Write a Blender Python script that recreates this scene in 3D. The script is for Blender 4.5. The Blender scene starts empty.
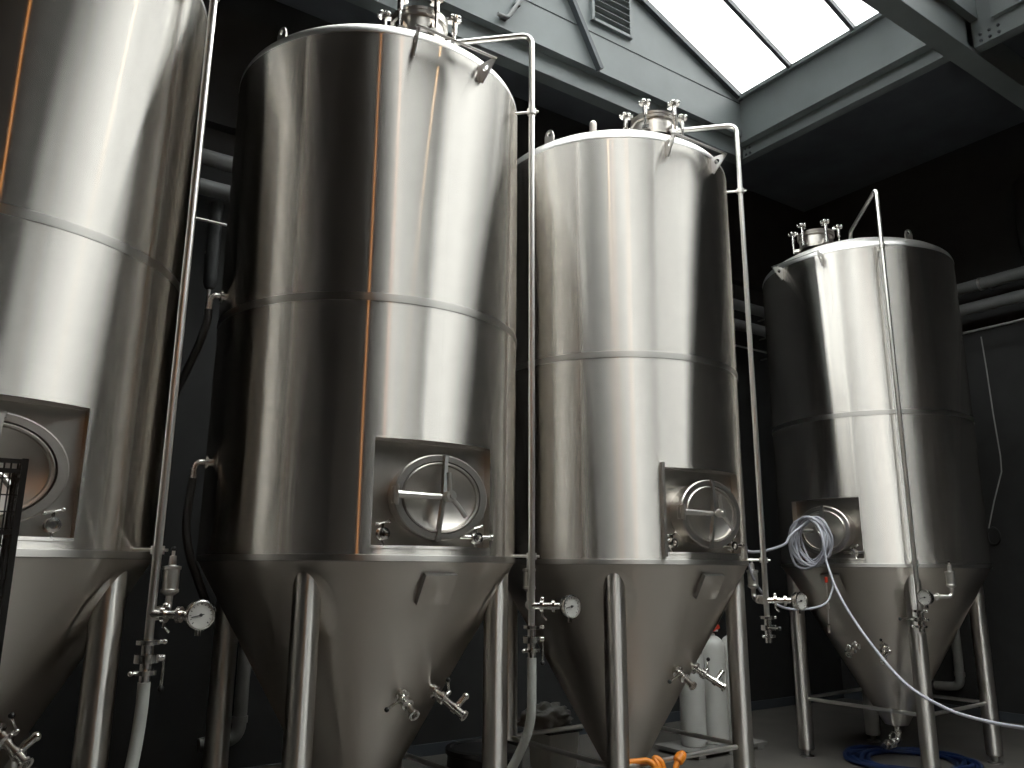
import bpy, bmesh, math, random
from mathutils import Vector, Matrix
random.seed(7)
PI = math.pi
D = bpy.data
C = bpy.context.scene.collection
sc = bpy.context.scene
def rad(a): return a * PI / 180

# ------------------------------------------------------------------ materials
MATS = {}
def new_mat(name):
    m = D.materials.new(name); m.use_nodes = True
    MATS[name] = m
    return m, m.node_tree, m.node_tree.nodes['Principled BSDF']

def plain(name, col, rough=0.5, metal=0.0, var=0.0, scale=6.0, bump=0.0, spec=0.5):
    m, nt, b = new_mat(name)
    b.inputs['Roughness'].default_value = rough
    b.inputs['Metallic'].default_value = metal
    b.inputs['Specular IOR Level'].default_value = spec
    b.inputs['Base Color'].default_value = (*col, 1)
    if var > 0 or bump > 0:
        tc = nt.nodes.new('ShaderNodeTexCoord')
        nz = nt.nodes.new('ShaderNodeTexNoise'); nz.inputs['Scale'].default_value = scale
        nz.inputs['Detail'].default_value = 5
        nt.links.new(tc.outputs['Object'], nz.inputs['Vector'])
        if var > 0:
            cr = nt.nodes.new('ShaderNodeValToRGB')
            cr.color_ramp.elements[0].position = 0.3; cr.color_ramp.elements[1].position = 0.7
            cr.color_ramp.elements[0].color = (*[c * (1 - var) for c in col], 1)
            cr.color_ramp.elements[1].color = (*[min(1, c * (1 + var)) for c in col], 1)
            nt.links.new(nz.outputs['Fac'], cr.inputs['Fac'])
            nt.links.new(cr.outputs['Color'], b.inputs['Base Color'])
        if bump > 0:
            bp = nt.nodes.new('ShaderNodeBump'); bp.inputs['Strength'].default_value = bump
            bp.inputs['Distance'].default_value = 0.02
            nt.links.new(nz.outputs['Fac'], bp.inputs['Height'])
            nt.links.new(bp.outputs['Normal'], b.inputs['Normal'])
    return m

def steel(name, col, rough, aniso, wave=0.0, rvar=0.0):
    """brushed stainless: the grain runs round the vertical axis, so glints stretch up and down"""
    m, nt, b = new_mat(name)
    nt.nodes.remove(b)
    g = nt.nodes.new('ShaderNodeBsdfAnisotropic'); g.distribution = 'MULTI_GGX'
    g.inputs['Color'].default_value = (*col, 1)
    g.inputs['Roughness'].default_value = rough
    g.inputs['Anisotropy'].default_value = aniso
    nt.links.new(g.outputs[0], nt.nodes['Material Output'].inputs['Surface'])
    tg = nt.nodes.new('ShaderNodeTangent'); tg.direction_type = 'RADIAL'; tg.axis = 'Z'
    nt.links.new(tg.outputs['Tangent'], g.inputs['Tangent'])
    tc = nt.nodes.new('ShaderNodeTexCoord')
    if rvar > 0:                                   # faint blotches of the grinding
        nz = nt.nodes.new('ShaderNodeTexNoise'); nz.inputs['Scale'].default_value = 2.5; nz.inputs['Detail'].default_value = 3
        mr = nt.nodes.new('ShaderNodeMapRange')
        mr.inputs['To Min'].default_value = rough - rvar; mr.inputs['To Max'].default_value = rough + rvar
        nt.links.new(tc.outputs['Object'], nz.inputs['Vector'])
        nt.links.new(nz.outputs['Fac'], mr.inputs['Value']); nt.links.new(mr.outputs['Result'], g.inputs['Roughness'])
    if wave > 0:                                   # the sheet is not quite flat, its mirror lines waver
        mp2 = nt.nodes.new('ShaderNodeMapping'); mp2.inputs['Scale'].default_value = (4.0, 4.0, 0.5)
        n2 = nt.nodes.new('ShaderNodeTexNoise'); n2.inputs['Scale'].default_value = 1.0; n2.inputs['Detail'].default_value = 1.0
        bp = nt.nodes.new('ShaderNodeBump'); bp.inputs['Strength'].default_value = 1.0
        bp.inputs['Distance'].default_value = wave
        nt.links.new(tc.outputs['Object'], mp2.inputs['Vector']); nt.links.new(mp2.outputs['Vector'], n2.inputs['Vector'])
        nt.links.new(n2.outputs['Fac'], bp.inputs['Height']); nt.links.new(bp.outputs['Normal'], g.inputs['Normal'])
    return m

STEEL = (0.82, 0.785, 0.735)
M_shell = steel('brushed_steel_shell', STEEL, 0.25, 0.90, 0.0018, 0.004)
M_cone = steel('brushed_steel_cone', (0.70, 0.655, 0.60), 0.36, 0.6, 0.002, 0.01)
M_band = steel('ground_weld_steel', (0.56, 0.54, 0.51), 0.40, 0.7)
M_head = steel('satin_steel_head', (0.70, 0.69, 0.67), 0.42, 0.2)
M_leg = steel('brushed_steel_leg', (0.72, 0.69, 0.65), 0.32, 0.75, 0, 0.005)
M_plate = plain('satin_steel_plate', (0.58, 0.55, 0.51), 0.36, 1.0, 0.06, 9)
M_pipe = plain('polished_steel_pipe', (0.86, 0.84, 0.80), 0.33, 1.0, 0.04, 14)
M_bright = plain('polished_steel_fitting', (0.78, 0.76, 0.73), 0.2, 1.0, 0.04, 20)
M_rod = plain('dull_steel_rod', (0.50, 0.49, 0.47), 0.35, 1.0, 0.1, 10)
M_black = plain('black_plastic', (0.012, 0.012, 0.012), 0.4, 0, 0.2, 20)
M_blackwire = plain('black_coated_wire', (0.008, 0.008, 0.008), 0.45, 0, 0.2, 30)
M_dial = plain('white_dial', (0.52, 0.51, 0.48), 0.4, 0, 0.03, 30)
M_ink = plain('black_ink', (0.02, 0.02, 0.02), 0.5, 0, 0.1, 30)
M_wall = plain('charcoal_wall_paint', (0.034, 0.0345, 0.0345), 0.75, 0, 0.15, 3, 0.15, 0.3)
M_ceil = plain('charcoal_ceiling_paint', (0.11, 0.12, 0.135), 0.8, 0, 0.15, 2, 0.1, 0.3)
M_floor = plain('grey_concrete_floor', (0.095, 0.088, 0.079), 0.6, 0, 0.18, 2.2, 0.1)
M_girder = plain('blue_grey_girder_paint', (0.165, 0.187, 0.19), 0.5, 0, 0.07, 2.5, 0.12)
M_girderdark = plain('dark_blue_grey_beam_paint', (0.06, 0.07, 0.08), 0.5, 0, 0.07, 2.5, 0.1)
M_joint = plain('dark_joint_line', (0.03, 0.035, 0.035), 0.7, 0, 0.3, 12)
M_frame = plain('grey_glazing_bar', (0.10, 0.11, 0.12), 0.5, 0, 0.1, 8)
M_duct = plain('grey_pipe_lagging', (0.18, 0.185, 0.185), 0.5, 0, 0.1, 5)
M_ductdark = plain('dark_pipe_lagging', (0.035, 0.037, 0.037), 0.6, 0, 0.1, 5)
M_drain = plain('pale_grey_plastic_pipe', (0.20, 0.195, 0.18), 0.45, 0, 0.1, 6)
M_hose = plain('milky_tube', (0.42, 0.43, 0.40), 0.35, 0, 0.05, 8)
M_coil = plain('bluish_clear_tube', (0.43, 0.44, 0.49), 0.3, 0, 0.05, 9)
M_blue = plain('blue_hose_rubber', (0.008, 0.02, 0.07), 0.4, 0, 0.15, 12)
M_rubber = plain('black_rubber_hose', (0.02, 0.02, 0.02), 0.55, 0, 0.2, 12)
M_orange = plain('orange_plastic', (0.75, 0.24, 0.02), 0.4, 0, 0.1, 14)
M_red = plain('red_valve_plastic', (0.65, 0.06, 0.03), 0.4, 0, 0.1, 14)
M_bottle = plain('pale_grey_cylinder_paint', (0.55, 0.55, 0.52), 0.4, 0, 0.05, 3)
M_board = plain('grey_board', (0.18, 0.175, 0.165), 0.7, 0, 0.2, 6, 0.2)
M_bin = plain('pale_grey_bin', (0.72, 0.72, 0.67), 0.5, 0, 0.08, 5)
M_bag = plain('crumpled_clear_plastic', (0.22, 0.21, 0.19), 0.3, 0, 0.25, 9, 0.6)
M_cable = plain('grey_cable', (0.30, 0.30, 0.29), 0.5, 0, 0.1, 20)

def glass_mat():
    m, nt, b = new_mat('rooflight_glass')
    nt.nodes.remove(b)
    out = nt.nodes['Material Output']
    tr = nt.nodes.new('ShaderNodeBsdfTransparent'); tr.inputs['Color'].default_value = (0.93, 0.95, 0.95, 1)
    gl = nt.nodes.new('ShaderNodeBsdfGlossy'); gl.inputs['Roughness'].default_value = 0.05
    fr = nt.nodes.new('ShaderNodeFresnel'); fr.inputs['IOR'].default_value = 1.3
    mx = nt.nodes.new('ShaderNodeMixShader')
    nt.links.new(fr.outputs[0], mx.inputs[0]); nt.links.new(tr.outputs[0], mx.inputs[1]); nt.links.new(gl.outputs[0], mx.inputs[2])
    nt.links.new(mx.outputs[0], out.inputs['Surface'])
    return m
M_glass = glass_mat()

# ------------------------------------------------------------------ mesh builder
def frame_from(z):
    z = Vector(z).normalized()
    a = Vector((0, 0, 1)) if abs(z.z) < 0.95 else Vector((1, 0, 0))
    x = a.cross(z).normalized(); y = z.cross(x)
    return x, y, z

class MB:
    def __init__(s): s.v = []; s.f = []
    def add(s, vs, fs):
        o = len(s.v); s.v += [tuple(v) for v in vs]; s.f += [tuple(i + o for i in f) for f in fs]; return s
    def box(s, c, size, M=None):
        hx, hy, hz = [k / 2 for k in size]; vs = []
        for x in (-hx, hx):
            for y in (-hy, hy):
                for z in (-hz, hz):
                    p = Vector((x, y, z)); p = (M @ p) if M else p
                    vs.append(p + Vector(c))
        return s.add(vs, [(0, 1, 3, 2), (4, 6, 7, 5), (0, 4, 5, 1), (2, 3, 7, 6), (0, 2, 6, 4), (1, 5, 7, 3)])
    def bar(s, p0, p1, w, h, up=(0, 0, 1)):
        p0 = Vector(p0); p1 = Vector(p1); d = (p1 - p0); L = d.length; d.normalize()
        u = Vector(up); x = d.cross(u)
        if x.length < 1e-4: x = d.cross(Vector((0, 1, 0)))
        x.normalize(); y = x.cross(d)
        M = Matrix((x, d, y)).transposed()
        return s.box((p0 + p1) / 2, (w, L, h), M)
    def lathe(s, prof, o=(0, 0, 0), axis=(0, 0, 1), seg=32, cap=True):
        x, y, z = frame_from(axis); o = Vector(o); vs = []; fs = []; rings = []
        for r, h in prof:
            if r < 1e-6:
                rings.append([len(vs)]); vs.append(o + z * h)
            else:
                rings.append(list(range(len(vs), len(vs) + seg)))
                for k in range(seg):
                    a = 2 * PI * k / seg
                    vs.append(o + z * h + x * (r * math.cos(a)) + y * (r * math.sin(a)))
        for A, B in zip(rings, rings[1:]):
            for k in range(seg):
                k2 = (k + 1) % seg
                if len(A) == 1 and len(B) == 1: continue
                if len(A) == 1: fs.append((A[0], B[k], B[k2]))
                elif len(B) == 1: fs.append((A[k], A[k2], B[0]))
                else: fs.append((A[k], A[k2], B[k2], B[k]))
        if cap:
            for R in (rings[0], rings[-1]):
                if len(R) > 1: fs.append(tuple(R))
        return s.add(vs, fs)
    def cyl(s, p0, p1, r0, r1=None, seg=20):
        p0 = Vector(p0); p1 = Vector(p1); r1 = r0 if r1 is None else r1
        return s.lathe([(r0, 0), (r1, (p1 - p0).length)], p0, p1 - p0, seg)
    def ring(s, o, axis, R, r, seg=28, n=8):
        prof = [(R + r * math.cos(2 * PI * k / n), r * math.sin(2 * PI * k / n)) for k in range(n + 1)]
        return s.lathe(prof, o, axis, seg, cap=False)
    def ball(s, c, r, seg=14, n=8, axis=(0, 0, 1), sq=1.0):
        prof = [(max(0, r * math.sin(PI * k / n)), -r * sq * math.cos(PI * k / n)) for k in range(n + 1)]
        prof[0] = (0, -r * sq); prof[-1] = (0, r * sq)
        return s.lathe(prof, c, axis, seg, cap=False)
    def tube(s, pts, r, seg=12, closed=False, caps=True):
        P = [Vector(p) for p in pts]; n = len(P); vs = []; fs = []
        x, y, z = frame_from((P[1] - P[0]))
        for i in range(n):
            if closed: t = (P[(i + 1) % n] - P[i - 1])
            else: t = P[min(i + 1, n - 1)] - P[max(i - 1, 0)]
            t.normalize()
            x = (x - t * x.dot(t)).normalized(); y = t.cross(x)
            rr = r[i] if isinstance(r, (list, tuple)) else r
            for k in range(seg):
                a = 2 * PI * k / seg
                vs.append(P[i] + x * (rr * math.cos(a)) + y * (rr * math.sin(a)))
        m = n if closed else n - 1
        for i in range(m):
            j = (i + 1) % n
            for k in range(seg):
                k2 = (k + 1) % seg
                fs.append((i * seg + k, i * seg + k2, j * seg + k2, j * seg + k))
        if caps and not closed:
            fs.append(tuple(range(seg))); fs.append(tuple((n - 1) * seg + k for k in range(seg)))
        return s.add(vs, fs)
    def build(s, name, mat, parent=None, smooth=True, angle=35, bevel=0):
        me = D.meshes.new(name); me.from_pydata(s.v, [], s.f)
        bm = bmesh.new(); bm.from_mesh(me)
        bmesh.ops.recalc_face_normals(bm, faces=bm.faces); bm.to_mesh(me); bm.free()
        if smooth:
            me.polygons.foreach_set('use_smooth', [True] * len(me.polygons))
            me.set_sharp_from_angle(angle=rad(angle))
        me.materials.append(mat)
        o = D.objects.new(name, me); C.objects.link(o)
        if parent: o.parent = parent
        if bevel:
            b = o.modifiers.new('bevel', 'BEVEL'); b.width = bevel; b.segments = 2; b.limit_method = 'ANGLE'
        return o

def spline(pts, n=8):
    """Catmull-Rom through the points"""
    P = [Vector(p) for p in pts]; out = []
    for i in range(len(P) - 1):
        p0 = P[max(i - 1, 0)]; p1 = P[i]; p2 = P[i + 1]; p3 = P[min(i + 2, len(P) - 1)]
        for k in range(n):
            t = k / n
            out.append(0.5 * ((2 * p1) + (p2 - p0) * t + (2 * p0 - 5 * p1 + 4 * p2 - p3) * t * t + (3 * p1 - p0 - 3 * p2 + p3) * t ** 3))
    out.append(P[-1]); return out

def bend(pts, rad_, n=7):
    """polyline with rounded corners"""
    P = [Vector(p) for p in pts]; out = [P[0]]
    for i in range(1, len(P) - 1):
        a = (P[i - 1] - P[i]).normalized(); b = (P[i + 1] - P[i]).normalized()
        A = P[i] + a * rad_; B = P[i] + b * rad_
        for k in range(n + 1):
            t = k / n
            out.append(A * (1 - t) ** 2 + P[i] * 2 * t * (1 - t) + B * t * t)
    out.append(P[-1]); return out

def tag(o, label=None, cat=None, group=None, kind=None):
    if label: o['label'] = label
    if cat: o['category'] = cat
    if group: o['group'] = group
    if kind: o['kind'] = kind
    return o
def empty(name, loc, rz=0):
    o = D.objects.new(name, None); C.objects.link(o)
    o.location = loc; o.rotation_euler = (0, 0, rz); o.empty_display_size = 0.2
    return o
def struct(name, mb, mat, bevel=0):
    return tag(mb.build(name, mat, None, smooth=False, bevel=bevel), kind='structure')

# ------------------------------------------------------------------ fermenters
R = 0.9
ZS, ZW, ZR = 1.69, 3.005, 4.553           # foot of the shell, middle weld, top of the shell
NC, NA = 270.7, 22.3                                  # half angle of the manway recess
NZ0, NZ1 = 1.752, 2.275
CR = (R - 0.10) / (ZS - 0.30)              # cone slope
def cone_r(z): return R - (ZS - z) * CR
def pol(a, r, z): return Vector((r * math.cos(rad(a)), r * math.sin(rad(a)), z))

def dish(r):                               # height of the domed head
    return 4.62 + 0.25 * (1 - (r / 0.87) ** 2) ** 0.85 if r < 0.87 else 4.62

def valve(name, parent, o, d, length, up, extra=False):
    """small sanitary sample valve: ferrules, body, spout and a handle"""
    o = Vector(o); d = Vector(d).normalized(); up = Vector(up); up = (up - d * up.dot(d)).normalized()
    side = d.cross(up)
    m = MB()
    m.lathe([(r_ * 1.15, h_) for r_, h_ in [(0.020, -0.02), (0.020, 0.02), (0.034, 0.024), (0.034, 0.038), (0.018, 0.044), (0.018, 0.07), (0.028, 0.075), (0.028, 0.105),
             (0.017, 0.112), (0.017, length - 0.014), (0.025, length - 0.012), (0.025, length), (0.014, length), (0.014, length - 0.02), (0, length - 0.02)]], o, d, 18)
    c = o + d * 0.03
    m.cyl(c - side * 0.03 - up * 0.02, c - side * 0.03 + up * 0.03, 0.006, seg=8)
    c2 = o + d * 0.09
    m.cyl(c2, c2 + up * 0.045, 0.014, seg=12)
    if extra:
        c3 = o + d * (length - 0.07)
        m.lathe([(0.026, -0.012), (0.026, 0.012)], c3, d, 16)
        m.cyl(c3, c3 + up * 0.075 + side * 0.02, 0.016, seg=12)
        m.ball(c3 + up * 0.08 + side * 0.02, 0.019)
    v = m.build(name, M_bright, parent)
    h = MB(); b = c2 + up * 0.05
    h.ball(b, 0.012)
    h.tube([b, b + side * 0.05 - d * 0.01, b + side * 0.085 - d * 0.012], 0.006, 8)
    h.build('valve_handle', M_bright, v)
    k = MB(); k.ball(b + side * 0.09 - d * 0.012, 0.013)
    kk = k.build('handle_knob', M_black, v)
    return v

def make_tank(loc, rz, label, hose_end, side_valve=True, jamb=False, rails=True, coolant=False, stub=False):
    t = empty('fermentation_tank', loc, rz)
    tag(t, label, 'tank', 'conical fermentation tanks')
    # --- shell with the opening of the manway recess
    a0, a1 = NC - NA, NC + NA
    angs = [a0 + (a1 - a0) * k / 20 for k in range(21)]
    n = 130
    angs += [a1 + (360 - 2 * NA) * k / n for k in range(1, n)]
    zl = [ZS, NZ0, NZ1, ZW, ZR]; vs = []; fs = []; N = len(angs)
    for z in zl:
        for a in angs: vs.append(pol(a, R, z))
    for j in range(len(zl) - 1):
        for k in range(N):
            if j == 1 and k < 20: continue
            k2 = (k + 1) % N
            fs.append((j * N + k, j * N + k2, (j + 1) * N + k2, (j + 1) * N + k))
    MB().add(vs, fs).build('shell', M_shell, t)
    # weld band round the middle
    m = MB(); m.lathe([(R - 0.002, ZW - 0.022), (R + 0.0025, ZW - 0.02), (R + 0.003, ZW), (R + 0.0025, ZW + 0.02), (R - 0.002, ZW + 0.022)], seg=150, cap=False)
    m.build('weld_band', M_band, t)
    m = MB(); m.lathe([(R - 0.004, ZS - 0.016), (R + 0.001, ZS - 0.012), (R + 0.002, ZS + 0.0), (R + 0.002, ZS + 0.016), (R - 0.001, ZS + 0.019)], seg=150, cap=False)
    m.build('lower_seam', M_band, t)
    # --- recess
    m = MB(); yb = -0.772; arc = angs[:21]; xl, xr = R * math.cos(rad(a0)), R * math.cos(rad(a1))
    top = [pol(a, R, NZ1) for a in arc] + [Vector((xr, yb, NZ1)), Vector((xl, yb, NZ1))]
    bot = [pol(a, R, NZ0) for a in arc] + [Vector((xr, yb, NZ0)), Vector((xl, yb, NZ0))]
    m.add(top, [tuple(range(len(top)))]); m.add(bot, [tuple(range(len(bot)))])
    m.add([(xl, yb, NZ0), (xr, yb, NZ0), (xr, yb, NZ1), (xl, yb, NZ1)], [(0, 1, 2, 3)])
    for sx in (-1, 1):
        e = pol(NC + sx * NA, R, 0); xx = xr if sx > 0 else xl
        m.add([(e.x, e.y, NZ0), (xx, yb, NZ0), (xx, yb, NZ1), (e.x, e.y, NZ1)], [(0, 1, 2, 3)])
    m.build('manway_recess', M_plate, t, smooth=False)
    m = MB(); w = 0.014; da = math.degrees(w / R); rr = R + 0.003
    o_ = [pol(a, rr, NZ0 - w) for a in arc]; i_ = [pol(a, rr, NZ0) for a in arc]
    for A, B in ((o_, i_), ([pol(a, rr, NZ1) for a in arc], [pol(a, rr, NZ1 + w) for a in arc])):
        m.add(A + B, [(k, k + 1, k + 22, k + 21) for k in range(20)])
    for s0, s1 in ((a0 - da, a0), (a1, a1 + da)):
        m.add([pol(s0, rr, NZ0 - w), pol(s1, rr, NZ0 - w), pol(s1, rr, NZ1 + w), pol(s0, rr, NZ1 + w)], [(0, 1, 2, 3)])
    m.build('recess_frame', M_shell, t)
    if jamb:
        m = MB(); p = pol(a0 - 0.4, R + 0.008, (NZ0 + NZ1) / 2)
        m.box(p, (0.020, 0.045, NZ1 - NZ0 + 0.06), Matrix.Rotation(rad(a0 - 270), 3, 'Z'))
        m.build('recess_edge_strip', M_plate, t, bevel=0.002)
    # --- manway
    c = Vector((0.02, yb, 1.995)); ax = (0, -1, 0)
    def oval(b): b.v = [(c.x + (x - c.x) * 1.17, y, c.z + (z - c.z) * 0.93) for x, y, z in b.v]
    m = MB(); m.lathe([(0.206, 0), (0.206, 0.092), (0.230, 0.097), (0.232, 0.122), (0.226, 0.128), (0.196, 0.128), (0.190, 0.108), (0.186, 0.09)], c, ax, 64, cap=False); oval(m)
    mw = m.build('manway_collar', M_plate, t)
    m = MB(); m.lathe([(0.189, 0.100), (0.190, 0.124), (0.184, 0.130), (0.176, 0.128), (0.172, 0.116), (0.14, 0.103), (0.08, 0.092), (0, 0.088)], c, ax, 64, cap=False); oval(m)
    door = m.build('manway_door', M_plate, t)
    def q(x, d, z): return c + Vector((x, -d, z))
    m = MB()
    m.box(q(-0.255, 0.115, 0), (0.022, 0.05, 0.085)); m.cyl(q(-0.26, 0.145, -0.05), q(-0.26, 0.145, 0.05), 0.009, seg=10)
    m.cyl(q(-0.26, 0.145, 0), q(-0.10, 0.15, 0), 0.020, 0.016, 12); m.cyl(q(-0.10, 0.15, 0), q(-0.02, 0.152, 0), 0.015, seg=12)
    m.build('hinge_arm', M_pipe, door)
    m = MB()
    m.bar(q(-0.005, 0.150, 0.0), q(0.015, 0.125, 0.205), 0.020, 0.030, (0, -1, 0)); m.bar(q(-0.005, 0.150, 0), q(-0.02, 0.125, -0.205), 0.020, 0.024, (0, -1, 0))
    m.box(q(0.015, 0.11, 0.205), (0.034, 0.05, 0.026)); m.box(q(-0.02, 0.11, -0.205), (0.034, 0.05, 0.026))
    m.build('clamp_bar', M_rod, door)
    m = MB()
    m.cyl(q(0, 0.09, 0), q(0, 0.235, 0), 0.013, seg=14); m.cyl(q(0, 0.185, 0), q(0, 0.225, 0), 0.028, seg=14)
    m.tube(spline([q(-0.012, 0.21, 0.115), q(-0.008, 0.212, 0.06), q(0, 0.215, 0), q(0.045, 0.217, -0.05), q(0.085, 0.22, -0.10)], 4), 0.0125, 10)
    m.build('screw_handle', M_pipe, door)
    # --- valves at the foot of the recess
    def recess_valve(x, z, pipe):
        o = Vector((x, yb, z)); m = MB()
        m.lathe([(0.014, 0), (0.014, 0.03), (0.030, 0.032), (0.031, 0.048), (0.022, 0.052), (0.022, 0.066), (0.029, 0.07), (0.029, 0.082), (0.016, 0.084), (0.014, 0.07), (0, 0.07)], o, ax, 20)
        m.cyl(o + Vector((0, -0.058, 0)), o + Vector((0, -0.058, 0.05)), 0.008, seg=10)
        m.tube([o + Vector((-0.03, -0.058, 0.045)), o + Vector((0, -0.06, 0.052)), o + Vector((0.03, -0.058, 0.06))], 0.006, 8)
        m.ball(o + Vector((0.033, -0.058, 0.061)), 0.010); m.ball(o + Vector((-0.033, -0.058, 0.044)), 0.009)
        m.cyl(o + Vector((0, -0.045, -0.03)), o + Vector((0.01, -0.05, -0.055)), 0.007, seg=8)
        if pipe:
            m.cyl(o + Vector((-0.10, -0.058, 0.004)), o + Vector((0.085, -0.06, 0.004)), 0.012, seg=14)
            m.cyl(o + Vector((0.085, -0.06, 0.004)), o + Vector((0.095, -0.06, 0.004)), 0.019, seg=14)
            m.cyl(o + Vector((-0.03, -0.06, 0.004)), o + Vector((-0.015, -0.06, 0.004)), 0.022, seg=14)
        m.build('recess_valve', M_bright, t)
    recess_valve(-0.268, 1.808, False); recess_valve(0.268, 1.800, side_valve)
    # --- cone
    m = MB(); m.lathe([(R - 0.001, ZS - 0.005), (R - 0.012, ZS - 0.012 / CR), (0.10, 0.30), (0.03, 0.285)], seg=150)
    m.build('cone', M_cone, t)
    m = MB(); m.tube(bend([(0, 0, 0.30), (0, 0, 0.15), (0, -0.10, 0.15)], 0.05), 0.026, 14)
    m.lathe([(0.042, 0), (0.042, 0.016)], (0, 0, 0.225), (0, 0, 1), 18)
    m.lathe([(0.026, 0), (0.042, 0.0), (0.042, 0.016), (0.034, 0.02), (0.034, 0.075), (0.042, 0.08), (0.042, 0.095), (0.026, 0.097), (0.026, 0.15)], (0, -0.08, 0.15), (0, -1, -0.1), 18)
    m.cyl((0, -0.13, 0.15), (0.0, -0.13, 0.225), 0.013, seg=10); m.tube([(0, -0.13, 0.22), (0, -0.08, 0.235)], 0.008, 8)
    m.build('outlet_valve', M_bright, t)
    # --- empty plate holder on the cone
    na = rad(30); ca = 272.5; zc = 1.553
    e_r = pol(ca, 1, 0); e_t = pol(ca + 90, 1, 0); slope = Vector((0, 0, 1)) * (1 / math.hypot(1, CR)) + e_r * (CR / math.hypot(1, CR))
    nrm = e_t.cross(slope).normalized(); nrm = nrm if nrm.dot(e_r) > 0 else -nrm
    Mx = Matrix((e_t, slope, nrm)).transposed()
    pc = pol(ca, cone_r(zc), zc) + nrm * 0.028
    m = MB(); m.box(pc, (0.185, 0.165, 0.004), Mx)
    npl = m.build('plate_holder', M_cone, t, smooth=False)
    m = MB(); m.box(pc + slope * 0.082 - nrm * 0.012, (0.185, 0.004, 0.028), Mx); m.box(pc - e_t * 0.092 - nrm * 0.012, (0.004, 0.165, 0.028), Mx)
    m.build('holder_edge', M_rod, npl, smooth=False)
    # --- sample valves on the cone
    for a, extra, L in ((272.0, False, 0.185), (297.0, True, 0.25)):
        z = 1.02; d = (pol(a, 1, 0) * 0.87 + Vector((0, 0, -0.5))).normalized()
        valve('sample_valve', t, pol(a, cone_r(z) - 0.004, z), d, L, pol(a + (70 if extra else -60), 1, 0.6), extra)
    # --- legs
    lp = []
    for a in (227.5, 317.5, 47.5, 137.5):
        p = pol(a, 0.80, 0); lp.append(p); m = MB()
        m.lathe([(0.0, 0.062), (0.060, 0.062), (0.066, 0.068), (0.068, 0.08), (0.068, 1.660), (0, 1.660)], p, (0, 0, 1), 40)
        leg = m.build('leg', M_leg, t)
        # reinforcing plate where the leg meets the cone
        vs = []; fs = []; nu, nv = 24, 6
        for j in range(nv + 1):
            for k in range(nu):
                th = 2 * PI * k / nu; s = j / nv
                aa = a + 10.5 * s * math.cos(th); zz = 1.44 + 0.20 * s * math.sin(th)
                vs.append(pol(aa, cone_r(zz) + 0.006, zz))
        for j in range(nv):
            for k in range(nu):
                k2 = (k + 1) % nu; fs.append((j * nu + k, j * nu + k2, (j + 1) * nu + k2, (j + 1) * nu + k))
        MB().add(vs, fs).build('leg_pad', M_cone, leg)
        m = MB(); m.cyl(p + Vector((0, 0, 0.0)), p + Vector((0, 0, 0.014)), 0.062, seg=24); m.cyl(p + Vector((0, 0, 0.014)), p + Vector((0, 0, 0.065)), 0.026, seg=16)
        m.build('foot', M_rod, leg)
    if rails:
        for i in range(4):
            A = lp[i] + Vector((0, 0, 0.50)); B = lp[(i + 1) % 4] + Vector((0, 0, 0.50)); d = (B - A).normalized()
            m = MB(); m.cyl(A + d * 0.064, B - d * 0.064, 0.016, seg=14)
            m.build('rail', M_pipe, t)
    # --- head
    pr = [(R, ZR - 0.004), (R + 0.0015, ZR), (0.897, 4.578), (0.886, 4.602), (0.87, 4.62)]
    pr += [(0.87 * (1 - k / 14), dish(0.87 * (1 - k / 14))) for k in range(1, 14)] + [(0, dish(0))]
    m = MB(); m.lathe(pr, seg=150, cap=False); m.build('domed_head', M_head, t, angle=60)
    # --- top manway: a short neck with a clamped lid
    mc = pol(267, 0.56, 0); zb = dish(0.56) - 0.03
    m = MB(); m.lathe([(0.158, zb), (0.158, 4.865), (0.174, 4.868), (0.176, 4.888), (0.160, 4.892)], mc, (0, 0, 1), 48, cap=False)
    tm = m.build('top_manway_neck', M_plate, t)
    m = MB(); m.lathe([(0.174, 4.894), (0.176, 4.912), (0.156, 4.920), (0.08, 4.930), (0, 4.935)], mc, (0, 0, 1), 48); 
    lid = m.build('top_manway_lid', M_plate, t)
    for k in range(6):
        a = 30 + 60 * k; p = mc + pol(a, 0.215, 0); o = mc + pol(a, 0.16, 0)
        m = MB(); m.cyl(p + Vector((0, 0, 4.750)), p + Vector((0, 0, 4.950)), 0.010, seg=10); m.cyl(p + Vector((0, 0, 4.860)), p + Vector((0, 0, 4.950)), 0.017, seg=12)
        m.bar(o + Vector((0, 0, 4.770)), p + Vector((0, 0, 4.770)), 0.05, 0.03); m.bar(o + Vector((0, 0, 4.950)), p + Vector((0, 0, 4.950)), 0.036, 0.022)
        m.cyl(p + Vector((0, 0, 4.950)), p + Vector((0, 0, 4.968)), 0.040, seg=12)
        for q_ in range(5): m.ball(p + pol(72 * q_, 0.034, 4.959), 0.014, 8, 6)
        m.build('clamp_knob', M_bright, t)
    # --- lifting eyes and a small stub on the head
    for a in (198, 339, 90):
        p = pol(a, 0.81, dish(0.81) - 0.015); e = pol(a + 90, 1, 0); nn = pol(a, 1, 0); m = MB()
        out = []
        for k in range(15):
            th = PI * k / 14; out.append((0.038 * math.cos(th), 0.075 + 0.038 * math.sin(th)))
        out = [(0.045, -0.02)] + out + [(-0.045, -0.02)]
        inn = [(0.016 * math.cos(2 * PI * k / 16), 0.075 + 0.016 * math.sin(2 * PI * k / 16)) for k in range(16)]
        # match the outline to the hole radially
        ring_o = []
        for k in range(16):
            th = 2 * PI * k / 16; d = (math.cos(th), math.sin(th)); rr = 0.034
            if d[1] < -0.3: rr = min(0.095 / -d[1], 0.040 / max(abs(d[0]), 1e-6))
            ring_o.append((d[0] * rr, 0.075 + d[1] * rr))
        vs = []; fs = []
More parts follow.
